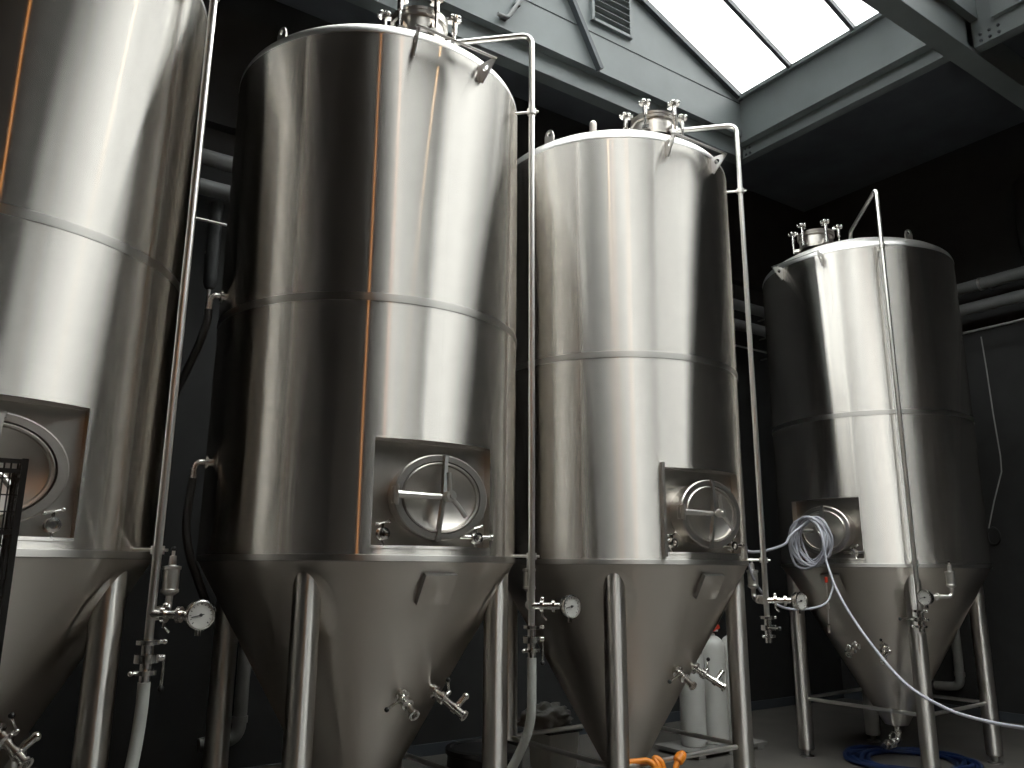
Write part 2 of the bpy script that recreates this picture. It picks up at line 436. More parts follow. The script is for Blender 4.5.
        for off in (-0.006, 0.006):
            for L in (ring_o, inn):
                for x, z in L: vs.append(p + e * x + nn * off + Vector((0, 0, z)))
        for k in range(16):
            k2 = (k + 1) % 16
            fs += [(k, k2, 16 + k2, 16 + k), (32 + k, 32 + k2, 48 + k2, 48 + k), (k, k2, 32 + k2, 32 + k), (16 + k, 16 + k2, 48 + k2, 48 + k)]
        m.add(vs, fs); m.build('lifting_eye', M_plate, t)
    if stub:
      m = MB(); p = pol(222, 0.80, dish(0.80) - 0.02); m.cyl(p, p + Vector((0, 0, 0.075)), 0.026, seg=16); m.ball(p + Vector((0, 0, 0.075)), 0.026)
      m.build('head_stub', M_plate, t)
    # --- ladder rail: two drilled brackets with a bar across
    for a in (256, 284.5):
        m = MB(); e = pol(a, 1, 0); th = pol(a + 90, 1, 0)
        r0 = R - 0.004
        outl = [e * r0 + Vector((0, 0, 4.42)), e * (r0 + 0.014) + Vector((0, 0, 4.42)), e * (r0 + 0.12) + Vector((0, 0, 4.53)), e * (r0 + 0.12) + Vector((0, 0, 4.556)), e * r0 + Vector((0, 0, 4.556))]
        cc = e * (r0 + 0.048) + Vector((0, 0, 4.514)); nh = 20; hole = []; outer = []
        zz = Vector((0, 0, 1))
        for k in range(nh):
            d = (math.cos(2 * PI * k / nh), math.sin(2 * PI * k / nh)); best = None
            for i in range(5):
                A = outl[i] - cc; B = outl[(i + 1) % 5] - cc
                ax_, az_ = A.dot(e), A.z; bx_, bz_ = B.dot(e), B.z
                dx, dz = bx_ - ax_, bz_ - az_; det = d[0] * dz - d[1] * dx
                if abs(det) < 1e-9: continue
                tt = (ax_ * dz - az_ * dx) / det; uu = (ax_ * d[1] - az_ * d[0]) / det
                if tt > 0 and -1e-6 <= uu <= 1 + 1e-6 and (best is None or tt < best): best = tt
            outer.append(cc + e * (d[0] * best) + zz * (d[1] * best)); hole.append(cc + e * (d[0] * 0.020) + zz * (d[1] * 0.020))
        vs = [v + th * s for s in (-0.004, 0.004) for L in (outer, hole) for v in L]; fs = []
        for k in range(nh):
            k2 = (k + 1) % nh
            fs += [(k, k2, nh + k2, nh + k), (2 * nh + k, 2 * nh + k2, 3 * nh + k2, 3 * nh + k), (k, k2, 2 * nh + k2, 2 * nh + k), (nh + k, nh + k2, 3 * nh + k2, 3 * nh + k)]
        m.add(vs, fs); m.build('rail_bracket', M_head, t, smooth=False)
    m = MB(); A = pol(255.3, R + 0.108, 4.556); B = pol(285.2, R + 0.108, 4.556)
    m.bar(A, B, 0.034, 0.010, (0, -0.5, 1)); m.build('ladder_bar', M_head, t, bevel=0.002)
    # --- cleaning pipe down the side
    P = Vector((0.722, -0.700, 0)); pr_ = 0.0190; er = P.normalized(); zt = 5.07
    m = MB(); m.tube(bend([(0, 0, dish(0) - 0.02), (0, 0, zt), P + Vector((0, 0, zt)), P + Vector((0, 0, 1.34))], 0.075), pr_, 18)
    cp = m.build('cleaning_pipe', M_pipe, t)
    for z in (1.715, 4.505):
        m = MB(); m.cyl(er * (R - 0.004) + Vector((0, 0, z)), P - er * 0.02 + Vector((0, 0, z)), 0.009, seg=10); m.cyl(P + Vector((0, 0, z - 0.018)), P + Vector((0, 0, z + 0.018)), 0.029, seg=18)
        m.cyl(P + Vector((0, 0, z)), P + er * 0.045 + Vector((0, 0, z)), 0.007, seg=8)
        m.build('pipe_standoff', M_pipe, t)
    # tee with gauge and relief valve
    zg = 1.445; G = P + Vector((0, 0, zg)); m = MB()
    m.cyl(G, G + er * 0.165, 0.019, seg=14); m.lathe([(0.034, 0.05), (0.034, 0.068)], G, er, 18); m.lathe([(0.034, 0.115), (0.034, 0.132)], G, er, 18)
    m.cyl(G + er * 0.06 - Vector((0, 0, 0.055)), G + er * 0.06 + Vector((0, 0, 0.035)), 0.007, seg=8); m.ball(G + er * 0.06 + Vector((0, 0, 0.038)), 0.012)
    m.tube([G + er * 0.06 + Vector((0, 0, -0.05)), G + er * 0.075 + Vector((0.01, 0, -0.075))], 0.006, 8)
    m.build('tee_fitting', M_bright, t)
    gc = G + er * 0.205 + Vector((0, -0.01, 0.0)); gn = Vector((0, -1, 0)); m = MB()
    m.lathe([(0, -0.02), (0.055, -0.02), (0.059, -0.014), (0.059, 0.014), (0.062, 0.016), (0.062, 0.026), (0.056, 0.028), (0.054, 0.022)], gc, gn, 40, cap=False)
    m.cyl(G + er * 0.15, gc + Vector((0, 0.012, 0)), 0.014, seg=12); m.cyl(gc - Vector((0, 0, 0.055)), gc - Vector((0, 0, 0.085)), 0.012, seg=12)
    ga = m.build('pressure_gauge', M_bright, t)
    m = MB(); m.lathe([(0.0545, 0.019), (0, 0.019)], gc, gn, 40, cap=False); m.build('dial', M_dial, ga)
    m = MB()
    def gp(a, r, y=0.0205): return gc + Vector((r * math.cos(rad(a)), -y, r * math.sin(rad(a))))
    for k in range(13):
        a = 225 - 270 * k / 12
        m.bar(gp(a, 0.041), gp(a, 0.049), 0.0022 if k % 3 else 0.0038, 0.0012, (0, -1, 0))
    m.build('dial_marks', M_ink, ga)
    m = MB(); m.bar(gp(12, 0.014, 0.022), gp(192, 0.041, 0.022), 0.004, 0.0015, (0, -1, 0)); m.lathe([(0.007, 0.0195), (0.007, 0.024)], gc, gn, 14); m.build('needle', M_ink, ga)
    et = Vector((math.cos(rad(57)), math.sin(rad(57)), 0)); Q = G + et * 0.285
    m = MB(); m.tube(bend([G, Q, Q + Vector((0, 0, 0.09))], 0.045), 0.017, 14)
    m.lathe([(0.030, 0.07), (0.030, 0.086)], G, et, 16); m.lathe([(0.030, 0.15), (0.030, 0.166)], G, et, 16)
    m.lathe([(0.019, 0.07), (0.040, 0.085), (0.040, 0.097), (0.036, 0.10), (0.036, 0.185), (0.041, 0.188), (0.041, 0.202), (0.018, 0.207), (0.015, 0.25), (0.008, 0.252), (0.008, 0.275)], Q, (0, 0, 1), 22)
    rv = m.build('relief_valve', M_pipe, t)
    m = MB(); m.ball(Q + Vector((0, 0, 0.282)), 0.012); m.build('valve_knob', M_black, rv)
    # valve at the foot of the pipe
    Z = lambda z: P + Vector((0, 0, z))
    m = MB(); m.lathe([(0.024, 1.345), (0.048, 1.34), (0.048, 1.322), (0.024, 1.318), (0.024, 1.285), (0.050, 1.282), (0.050, 1.248), (0.024, 1.245), (0.024, 1.222), (0.045, 1.218), (0.045, 1.200), (0.022, 1.196), (0.022, 1.165), (0.0, 1.165)], P, (0, 0, 1), 24)
    m.cyl(Z(1.265), Z(1.265) + Vector((0.07, -0.01, 0)), 0.014, seg=12)
    for z, s in ((1.331, 1), (1.209, -1)):
        m.cyl(Z(z) + Vector((s * 0.03, -0.01, 0)), Z(z) + Vector((s * 0.062, -0.015, 0)), 0.008, seg=8); m.ball(Z(z) + Vector((s * 0.064, -0.015, 0)), 0.011)
    bv = m.build('butterfly_valve', M_bright, t)
    m = MB()
    if hose_end: m.tube([Z(1.265) + Vector((0.066, -0.01, 0.004)), Z(1.25) + Vector((0.07, -0.012, -0.02)), Z(1.15) + Vector((0.066, -0.012, 0))], 0.0065, 8); kb = Z(1.14) + Vector((0.066, -0.012, 0))
    else: m.tube([Z(1.265) + Vector((-0.02, -0.01, 0)), Z(1.268) + Vector((-0.05, -0.06, 0)), Z(1.27) + Vector((-0.075, -0.155, 0))], 0.0065, 8); kb = Z(1.27) + Vector((-0.078, -0.165, 0))
    m.build('valve_lever', M_bright, bv)
    m = MB(); m.ball(kb, 0.014); m.build('lever_knob', M_black, bv)
    # coolant stub pipes at the side of the jacket
    if coolant:
        for z in (2.19, 3.12):
            a = 181; m = MB(); p = pol(a, R - 0.01, z); d = pol(a, 1, 0)
            m.lathe([(0.020, 0.0), (0.020, 0.03), (0.036, 0.032), (0.036, 0.045), (0.020, 0.047)], p, d, 16, cap=False)
            m.tube(bend([p + d * 0.03, p + d * 0.095, p + d * 0.095 - Vector((0, 0, 0.10))], 0.045), 0.017, 14)
            m.build('coolant_elbow', M_bright, t)
    return t

T1 = (-0.043, 4.433, 0); T2 = (2.011, 4.471, 0); T3 = (3.999, 4.456, 0); T4 = (7.303, 4.447, 0)
t1 = make_tank(T1, rad(7.5), 'nearest steel conical tank, cut off by the left edge, behind the black wire rack', True, side_valve=False)
t2 = make_tank(T2, 0, 'tall steel conical tank second from left, with black coolant hoses on its left side', True, coolant=True)
t3 = make_tank(T3, rad(-1.5), 'steel conical tank in front of the pale gas cylinders, third from left', False, jamb=True, stub=True)
t4 = make_tank(T4, rad(-90), 'farthest steel conical tank at right, coiled clear hose hung on its manway', False)

# ------------------------------------------------------------------ hoses
def hose(name, pts, r, mat, label, group=None, n=8, seg=12):
    o = MB().tube(spline(pts, n), r, seg).build(name, mat)
    return tag(o, label, 'hose', group)
def wpt(T, rz, p):
    v = Matrix.Rotation(rz, 3, 'Z') @ Vector((p[0], p[1], 0)); return Vector((T[0] + v.x, T[1] + v.y, p[2]))
p = wpt(T1, rad(7.5), (0.722, -0.700, 1.165))
hose('drain_hose', [p + Vector((0, 0, 0.005)), p + Vector((0, 0, -0.12)), p + Vector((-0.015, -0.01, -0.30)), p + Vector((-0.05, -0.03, -0.50)), p + Vector((-0.13, -0.05, -0.75)), p + Vector((-0.28, -0.02, -0.98)), p + Vector((-0.5, 0.05, -1.10)), p + Vector((-0.8, 0.15, -1.135))], 0.026, M_hose,
     'milky clear hose hanging below the pipe of the nearest tank at left', 'milky drain hoses')
p = wpt(T2, 0, (0.722, -0.700, 1.165))
hose('drain_hose', [p + Vector((0, 0, 0.005)), p + Vector((0, 0.0, -0.15)), p + Vector((0.005, 0.02, -0.33)), p + Vector((-0.01, 0.10, -0.50)), p + Vector((-0.06, 0.20, -0.66)), p + Vector((-0.17, 0.36, -0.84)), p + Vector((-0.30, 0.46, -1.0)), p + Vector((-0.45, 0.5, -1.135))], 0.026, M_hose,
     'milky clear hose curving from a pipe foot behind a leg of the second tank', 'milky drain hoses')
hose('coolant_hose', [(1.026, 4.455, 2.10), (1.02, 4.46, 2.0), (1.02, 4.47, 1.84), (1.055, 4.48, 1.70), (1.11, 4.50, 1.58), (1.19, 4.62, 1.46), (1.30, 4.97, 1.40), (1.6, 5.3, 1.36), (1.9, 5.9, 1.32), (2.0, 6.88, 1.3)], 0.022, M_rubber,
     'black rubber hose hanging along the cone of the second tank, low on its left', 'black coolant hoses')
hose('coolant_hose', [(1.026, 4.455, 3.03), (1.02, 4.46, 2.94), (0.99, 4.50, 2.80), (0.97, 4.8, 2.62), (1.05, 5.4, 2.6), (1.2, 6.2, 2.9), (1.3, 6.88, 3.2)], 0.022, M_rubber,
     'black rubber hose at the upper elbow on the left side of the second tank', 'black coolant hoses')
# coil hung on the far tank's manway
pts = []
cy, cz = 4.415, 1.94; nl = 10
RS_ = [0.16, 0.20, 0.175, 0.225, 0.15, 0.20, 0.185, 0.235, 0.165, 0.215, 0.19]
OY_ = [0, 0.03, -0.02, 0.05, 0.01, -0.04, 0.035, 0.06, -0.01, 0.02, 0.0]
for k in range(nl * 22 + 1):
    a = PI / 2 + 2 * PI * k / 22; L = k / 22
    i = int(L); fr = L - i; i2 = min(i + 1, 10)
    rr = RS_[i] * (1 - fr) + RS_[i2] * fr; oy = OY_[i] * (1 - fr) + OY_[i2] * fr
    sag = 0.16 - rr
    pts.append(Vector((6.27 - 0.009 * L + 0.022 * math.sin(5 * L + 2 * a), cy + oy + 0.84 * rr * math.cos(a + 0.15 * math.sin(3 * L)), cz + sag * 1.15 + rr * 1.05 * math.sin(a))))
head = spline([(4.70, 3.90, 1.795), (4.883, 3.981, 1.777), (5.268, 4.139, 1.801), (5.746, 4.339, 1.862), (6.05, 4.50, 1.95), pts[0]], 6)
tail = spline([pts[-1], (6.16, 4.30, 2.02), (6.14, 4.245, 1.85), (6.132, 4.230, 1.735), (6.105, 4.183, 1.637), (6.042, 4.096, 1.510), (5.922, 3.917, 1.331), (5.747, 3.635, 1.112), (5.506, 3.263, 0.903), (5.311, 2.898, 0.808), (5.141, 2.576, 0.794), (4.917, 2.232, 0.824), (4.6, 1.8, 0.88)], 8)
tag(MB().tube(head[:-1] + pts + tail[1:], 0.0105, 10).build('coiled_hose', M_coil),
    'long bluish clear hose, coiled over the manway handle of the farthest tank, trailing right', 'hose')
hose('thin_hose', [(4.785, 3.942, 1.697), (4.846, 3.947, 1.578), (5.011, 3.982, 1.456), (5.327, 4.063, 1.368), (5.669, 4.107, 1.352), (5.994, 4.167, 1.389), (6.12, 4.184, 1.50), (6.125, 4.19, 1.56)], 0.009, M_coil,
     'thin clear hose sagging between the third tank and the farthest tank')
# dangling sampling line with a red coupling
e = empty('sampling_line', (6.104, 4.225, 1.22)); tag(e, 'short dangling line with a red coupling under the coiled clear hose', 'sampling line')
MB().cyl((0, 0, 0.33), (0, 0, 0.375), 0.013, seg=14).build('coupling', M_red, e)
m = MB(); m.tube([(0, 0, 0.335), (0.0, 0.0, 0.2), (0, 0.01, 0.0)], 0.006, 8); m.cyl((0, 0.01, -0.01), (0, 0.012, -0.07), 0.013, seg=10); m.cyl((0, 0.003, 0.12), (0, 0.003, 0.17), 0.013, seg=10)
m.build('line', M_pipe, e)
# blue hose coiled on the floor
pts = []
for k in range(5 * 40):
    a = 2 * PI * k / 40; L = k / 40
    rr = 0.36 + 0.035 * L + 0.03 * math.sin(2 * a + L)
    pts.append(Vector((7.22 + rr * math.cos(a), 4.30 + rr * math.sin(a), 0.021 + 0.012 * (1 + math.sin(3 * a + 2.2 * L)) * (L > 1))))
tag(MB().tube(pts, 0.019, 10).build('blue_hose', M_blue), 'blue hose coiled on the floor under the farthest tank', 'hose')

# ------------------------------------------------------------------ gas cylinders on a board
pal = empty('low_pallet', (6.2, 5.66, 0)); tag(pal, 'low grey board under the pale gas cylinders', 'pallet')
MB().box((0, 0, 0.045), (1.0, 0.5, 0.03)).build('deck', M_board, pal, smooth=False)
for x in (-0.4, 0, 0.4): MB().box((x, 0, 0.015), (0.09, 0.5, 0.03)).build('runner', M_board, pal, smooth=False)
for x, y, lab, red in ((5.965, 5.66, 'pale grey gas cylinder nearest the cone of the third tank', False), (6.232, 5.63, 'pale grey gas cylinder with a red valve handle, middle of three', True), (6.485, 5.59, 'pale grey gas cylinder right behind the back leg, rightmost of three', False)):
    g = empty('gas_cylinder', (x, y, 0.06)); tag(g, lab, 'gas cylinder', 'gas cylinders behind the third tank')
    MB().lathe([(0, 0.008), (0.10, 0), (0.114, 0.008), (0.118, 0.03), (0.118, 0.86), (0.112, 0.90), (0.092, 0.935), (0.06, 0.96), (0.034, 0.97), (0.03, 0.99), (0, 0.99)], seg=40).build('bottle', M_bottle, g)
    m = MB(); m.cyl((0, 0, 0.985), (0, 0, 1.050), 0.02, seg=14); m.cyl((0, 0, 1.020), (0.06, -0.03, 1.020), 0.014, seg=12); m.build('valve', M_bright, g)
    m = MB(); m.cyl((0, 0, 1.050), (0, 0, 1.075), 0.032, seg=12)
    for q_ in range(6): m.ball((0.032 * math.cos(q_ * PI / 3), 0.032 * math.sin(q_ * PI / 3), 1.062), 0.011, 8, 6)
    if red: m.bar((-0.07, -0.04, 1.020), (0.06, -0.04, 1.055), 0.035, 0.035)
    m.build('handwheel', M_red if red else M_black, g)

# ------------------------------------------------------------------ orange hose over the rail of the third tank
o = empty('orange_hose', (3.70, 3.87, 0.482)); tag(o, 'orange hose looped over the front rail of the third tank', 'hose')
MB().tube(spline([(-0.165, 0.03, 0.036), (-0.09, 0.01, 0.038), (-0.04, -0.02, 0.038), (-0.015, -0.05, 0.0), (-0.01, -0.06, -0.09), (0.015, -0.06, -0.15), (0.04, -0.055, -0.10), (0.03, -0.03, 0.0), (0.03, 0.0, 0.042), (0.055, -0.03, 0.025), (0.065, -0.05, -0.05), (0.08, -0.06, -0.13), (0.115, -0.06, -0.10), (0.14, -0.06, -0.03), (0.17, -0.055, 0.02)], 6), 0.019, 12).build('tube', M_orange, o)
m = MB(); m.lathe([(0.024, 0), (0.033, 0.01), (0.033, 0.05), (0.024, 0.06)], (0.165, -0.055, 0.015), (0.6, 0, 0.5), 14); m.lathe([(0.024, 0), (0.033, 0.01), (0.033, 0.04), (0.024, 0.05)], (0.115, -0.06, -0.09), (0.3, 0, 1), 14); m.ball((0.21, -0.055, 0.05), 0.028)
m.build('end_coupling', M_orange, o)

# ------------------------------------------------------------------ bin, bag, drum
b = empty('storage_bin', (4.17, 5.46, 0)); tag(b, 'pale grey bin with a dark lid behind the third tank', 'bin')
m = MB(); vs = []
for z, s in ((0, 0.125), (0.40, 0.15)):
    for x, y in ((-s, -s), (s, -s), (s, s), (-s, s)): vs.append((x, y, z))
m.add(vs, [(0, 1, 5, 4), (1, 2, 6, 5), (2, 3, 7, 6), (3, 0, 4, 7), (0, 3, 2, 1), (4, 5, 6, 7)])
m.build('body', M_bin, b, smooth=False, bevel=0.012)
MB().box((0, 0, 0.412), (0.335, 0.335, 0.024)).build('lid', M_black, b, smooth=False, bevel=0.006)
bm = bmesh.new(); bmesh.ops.create_icosphere(bm, subdivisions=4, radius=1)
from mathutils import noise
for v in bm.verts:
    n1 = noise.noise(v.co * 2.2) * 0.35 + noise.noise(v.co * 5.5) * 0.16
    v.co = v.co * (1 + n1); v.co = Vector((v.co.x * 0.22, v.co.y * 0.13, max(v.co.z, -0.62) * 0.11))
zmin = min(v.co.z for v in bm.verts)
me = D.meshes.new('plastic_bag'); bm.to_mesh(me); bm.free(); me.materials.append(M_bag)
me.polygons.foreach_set('use_smooth', [True] * len(me.polygons))
o = D.objects.new('plastic_bag', me); C.objects.link(o); o.location = (4.10, 5.46, 0.426 - zmin)
tag(o, 'crumpled clear plastic bag lying on the pale bin', 'bag')
d = empty('black_drum', (2.97, 4.60, 0)); tag(d, 'black plastic drum on the floor between the second and third tanks', 'drum')
MB().lathe([(0, 0), (0.22, 0), (0.235, 0.02), (0.24, 0.18), (0.234, 0.20), (0.24, 0.22), (0.24, 0.40), (0.234, 0.42), (0.24, 0.44), (0.235, 0.52), (0.0, 0.52)], seg=40).build('body', M_black, d)
MB().lathe([(0.236, 0.515), (0.249, 0.52), (0.249, 0.55), (0.22, 0.555), (0.215, 0.54), (0, 0.54)], seg=40, cap=False).build('lid', M_black, d)

# ------------------------------------------------------------------ black wire rack at the left edge
k = empty('wire_rack', (-0.15, 2.58, 0)); tag(k, 'tall black wire rack at the left edge in front of the nearest tank', 'rack')
W, H, DP = 0.30, 1.93, 0.40
for sx in (-1, 1):
    for sy in (-1, 1):
        m = MB(); m.box((sx * W, DP / 2 + sy * DP / 2, H / 2), (0.016, 0.016, H)); m.build('post', M_blackwire, k, smooth=False)
def wire_panel(nx, x0, x1, y0, y1):
    m = MB(); n = nx
    for i in range(1, n):
        f = i / n; x = x0 + (x1 - x0) * f; y = y0 + (y1 - y0) * f; m.box((x, y, H / 2 + 0.05), (0.0045, 0.0045, H - 0.12))
    z = 0.12
    while z < H:
        m.bar((x0, y0, z), (x1, y1, z), 0.004, 0.004); z += 0.045
    for z in (H - 0.008, H - 0.035, H - 0.20, 1.2, 0.7, 0.15): m.bar((x0, y0, z), (x1, y1, z), 0.010, 0.012)
    m.build('wire_panel', M_blackwire, k, smooth=False)
wire_panel(38, -W, W, 0, 0); wire_panel(24, -W, -W, 0, DP); wire_panel(24, W, W, 0, DP)
for z in (0.15, 0.75, 1.35):
    MB().box((0, DP / 2, z), (2 * W - 0.02, DP - 0.02, 0.02)).build('shelf', M_blackwire, k, smooth=False)

# ------------------------------------------------------------------ wall pipes
def wall_pipe(name, p0, p1, r, mat, label, group, supports=True):
    o = empty(name, p0); tag(o, label, 'pipe', group); v = Vector(p1) - Vector(p0)
    MB().cyl((0, 0, 0), v, r, seg=28).build('pipe', mat, o)
    d = v.normalized(); out = Vector((0, 1, 0)) if abs(d.x) > 0.5 else Vector((1, 0, 0)); gap = 0.3
    L = v.length; n = max(2, int(L / 1.6))
    for i in range(n):
        c = d * (L * (i + 0.5) / n); m = MB()
        m.lathe([(r + 0.006, -0.015), (r + 0.006, 0.015)], c, d, 24); m.cyl(c + out * r, c + out * (6.9 - 6.6 - 0.002), 0.012, seg=8)
        m.build('clip', M_rod, o)
wall_pipe('wall_pipe', (-3.3, 6.6, 5.025), (9.7, 6.6, 5.025), 0.068, M_duct, 'upper of two fat grey pipes along the back wall behind the tanks', 'fat wall pipes')
wall_pipe('wall_pipe', (-3.3, 6.6, 4.755), (9.7, 6.6, 4.755), 0.068, M_duct, 'lower of two fat grey pipes along the back wall behind the tanks', 'fat wall pipes')
wall_pipe('thin_pipe', (-3.3, 6.6, 4.465), (9.7, 6.6, 4.465), 0.012, M_pipe, 'thin bright pipe along the back wall under the fat pipes', 'thin wall pipes')
wall_pipe('wall_pipe', (9.85, 3.72, 5.025), (9.85, 6.35, 5.025), 0.072, M_duct, 'upper fat grey pipe on the right wall beside the farthest tank', 'fat wall pipes')
wall_pipe('wall_pipe', (9.85, -1.0, 4.755), (9.85, 6.35, 4.755), 0.072, M_duct, 'lower fat grey pipe on the right wall beside the farthest tank', 'fat wall pipes')
wall_pipe('thin_pipe', (9.85, -1.0, 4.475), (9.85, 6.35, 4.475), 0.014, M_pipe, 'thin bright pipe on the right wall under the fat pipes', 'thin wall pipes')
v = empty('expansion_vessel', (9.82, 3.66, 5.06)); tag(v, 'dark upright vessel high on the right wall at the photo edge', 'vessel')
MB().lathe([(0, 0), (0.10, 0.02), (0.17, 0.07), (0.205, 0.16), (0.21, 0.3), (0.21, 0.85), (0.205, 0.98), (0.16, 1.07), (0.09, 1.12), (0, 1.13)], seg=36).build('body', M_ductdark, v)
MB().box((0.25, 0, 0.55), (0.16, 0.06, 0.3)).build('bracket', M_rod, v, smooth=False)
v = empty('drop_pipe', (1.53, 6.70, 3.90)); tag(v, 'dark lagged pipe end hanging under the wall pipes left of the second tank', 'pipe')
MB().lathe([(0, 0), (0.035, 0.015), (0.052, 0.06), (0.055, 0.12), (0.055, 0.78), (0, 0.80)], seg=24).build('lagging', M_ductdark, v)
MB().cyl((0, 0, 0.01), (-0.01, 0, -0.22), 0.014, seg=10).build('stem', M_rod, v)
MB().cyl((0, 0.05, 0.4), (0, 0.199, 0.4), 0.02, seg=10).build('wall_clip', M_rod, v)
def drain(loc, h, dirn, label):
    v = empty('drain_pipe', loc); tag(v, label, 'pipe', 'pale drain pipes'); dx, dy = dirn
    MB().tube(bend([(0, 0, h), (0, 0, 0), (dx * 0.30, dy * 0.30, -0.02)], 0.11), 0.052, 20).build('pipe', M_drain, v)
    m = MB()
    for z in (0.14, h - 0.05): m.lathe([(0.06, z - 0.025), (0.06, z + 0.025)], seg=20)
    m.build('socket', M_drain, v)
drain((2.09, 6.80, 0.34), 1.5, (-1, 0), 'pale plastic drain pipe down the back wall behind the second tank')
drain((10.04, 5.26, 0.33), 1.4, (0, 1), 'pale plastic drain pipe on the right wall behind the farthest tank')
v = empty('pipe_offcut', (2.35, 6.2, 0.062)); tag(v, 'short grey pipe lying on the floor behind the second tank', 'pipe')
m = MB(); m.tube([(-0.25, -0.06, 0), (0.25, 0.08, 0)], 0.06, 20); m.build('pipe', M_drain, v)
cable = [(10.135, 4.58, 4.46), (10.132, 4.565, 4.05), (10.132, 4.555, 3.5), (10.13, 4.535, 2.98), (10.13, 4.545, 2.80), (10.13, 4.67, 2.46), (10.13, 4.77, 2.15)]
v = empty('wall_cable', (0, 0, 0)); v.location = (10.13, 4.58, 2.0); tag(v, 'thin grey cable hanging down the right wall beside the farthest tank', 'cable')
off = Vector((10.13, 4.58, 2.0))
MB().tube([Vector(p) - off for p in cable], 0.008, 8).build('cable', M_cable, v)
pts = [Vector((-0.005, 0.19 - 0.05 + 0.07 * math.cos(2 * PI * i / 24), 0.06 + 0.10 * math.sin(2 * PI * i / 24))) for i in range(24)]
MB().tube(pts, 0.007, 8, closed=True).build('loop', M_black, v)

# ------------------------------------------------------------------ room
X0, X1, Y0, Y1 = -3.5, 10.15, -12.0, 6.9
EU0, EU1 = 1.0, 7.22                      # rooflight, left and right eaves
VA, VS = 5.67, -10.5                       # rooflight, far gable and near end
ZT = 7.35
struct('floor', MB().box(((X0 + X1) / 2, (Y0 + Y1) / 2, -0.05), (X1 - X0 + 0.4, Y1 - Y0 + 0.4, 0.1)), M_floor)
struct('wall_back', MB().box(((X0 + X1) / 2, Y1 + 0.1, ZT / 2), (X1 - X0 + 0.4, 0.2, ZT)), M_wall)
struct('wall_right', MB().box((X1 + 0.1, (Y0 + Y1) / 2, ZT / 2), (0.2, Y1 - Y0, ZT)), M_wall)
struct('wall_left', MB().box((X0 - 0.1, (Y0 + Y1) / 2, ZT / 2), (0.2, Y1 - Y0, ZT)), M_wall)
struct('wall_front', MB().box(((X0 + X1) / 2, Y0 - 0.1, ZT / 2), (X1 - X0 + 0.4, 0.2, ZT)), M_wall)
struct('baseboard_back', MB().box(((X0 + X1) / 2, Y1 - 0.012, 0.05), (X1 - X0, 0.024, 0.10)), M_girderdark)
struct('baseboard_right', MB().box((X1 - 0.012, (Y0 + Y1) / 2, 0.05), (0.024, Y1 - Y0 - 0.05, 0.10)), M_girderdark)
zc0 = 7.0
m = MB()
m.box(((EU1 + 0.12 + X1) / 2, (Y0 + Y1) / 2, zc0 + 0.1), (X1 - EU1 - 0.12, Y1 - Y0, 0.2))
m.box(((X0 + EU0 - 0.12) / 2, (Y0 + Y1) / 2, zc0 + 0.1), (EU0 - 0.12 - X0, Y1 - Y0, 0.2))
m.box(((EU0 + EU1) / 2, (VA + 0.15 + Y1) / 2, zc0 + 0.1), (EU1 - EU0 + 0.24, Y1 - VA - 0.15, 0.2))
m.box(((EU0 + EU1) / 2, (Y0 + VS - 0.12) / 2, zc0 + 0.1), (EU1 - EU0 + 0.24, VS - 0.12 - Y0, 0.2))
struct('ceiling', m, M_ceil)
struct('trim_1', MB().box(((X0 + X1) / 2, Y1 - 0.06, 5.62), (X1 - X0, 0.12, 0.30)), M_wall)
# lower beams round the light well
zb0 = 6.43; YC = 3.05
struct('trim_2', MB().box(((X0 + EU1) / 2 + 0.06, VA + 0.075, (zb0 + 7.0) / 2), (EU1 - X0 + 0.12, 0.15, 7.0 - zb0)), M_girder, 0.004)
struct('trim_3', MB().box((EU1 + 0.06, (YC + VA) / 2, (zb0 + 7.0) / 2), (0.12, VA - YC, 7.0 - zb0)), M_girder, 0.004)
struct('trim_4', MB().box((EU0 - 0.06, (VS + VA) / 2, (zb0 + 7.0) / 2), (0.12, VA - VS, 7.0 - zb0)), M_girder, 0.004)
struct('trim_5', MB().box(((EU0 + EU1) / 2, VS - 0.06, (zb0 + 7.0) / 2), (EU1 - EU0, 0.12, 7.0 - zb0)), M_girder, 0.004)
# fascias standing out above them
ZE = 7.11; RS = 0.40; UR = (EU0 + EU1) / 2
struct('trim_6', MB().box((EU1 - 0.055, (YC + 0.2 + VA) / 2, (6.57 + ZE) / 2), (0.11, VA - YC - 0.2, ZE - 6.57)), M_girder, 0.003)
struct('trim_20', MB().box((EU1 + 0.185, (VS + YC) / 2, (6.44 + 7.0) / 2), (0.12, YC - VS, 7.0 - 6.44)), M_girder, 0.004)
struct('trim_21', MB().box((EU1 + 0.10, (VS + YC) / 2 - 0.1, (6.63 + ZE) / 2), (0.05, YC - VS - 0.2, ZE - 6.63)), M_girder, 0.003)
struct('trim_7', MB().box((EU0 + 0.05, (VS + VA) / 2, (6.565 + ZE) / 2), (0.10, VA - VS - 0.1, ZE - 6.565)), M_girder, 0.003)
def gable(name, y0, y1):
    zr = ZE + RS * (EU1 - 0.10 - UR); m = MB(); out = [(EU0, 6.65), (EU1, 6.65), (EU1, ZE), (EU1 - 0.09, ZE), (UR, zr), (EU0 + 0.09, ZE), (EU0, ZE)]
    vs = [(x, y, z) for y in (y0, y1) for x, z in out]
    fs = [tuple(range(7)), tuple(range(13, 6, -1))] + [(i, (i + 1) % 7, 7 + (i + 1) % 7, 7 + i) for i in range(7)]
    return struct(name, m.add(vs, fs), M_girder)
YG = VA - 0.09
gable('wall_gable', YG, VA); gable('wall_gable_near', VS - 0.1, VS + 0.1)
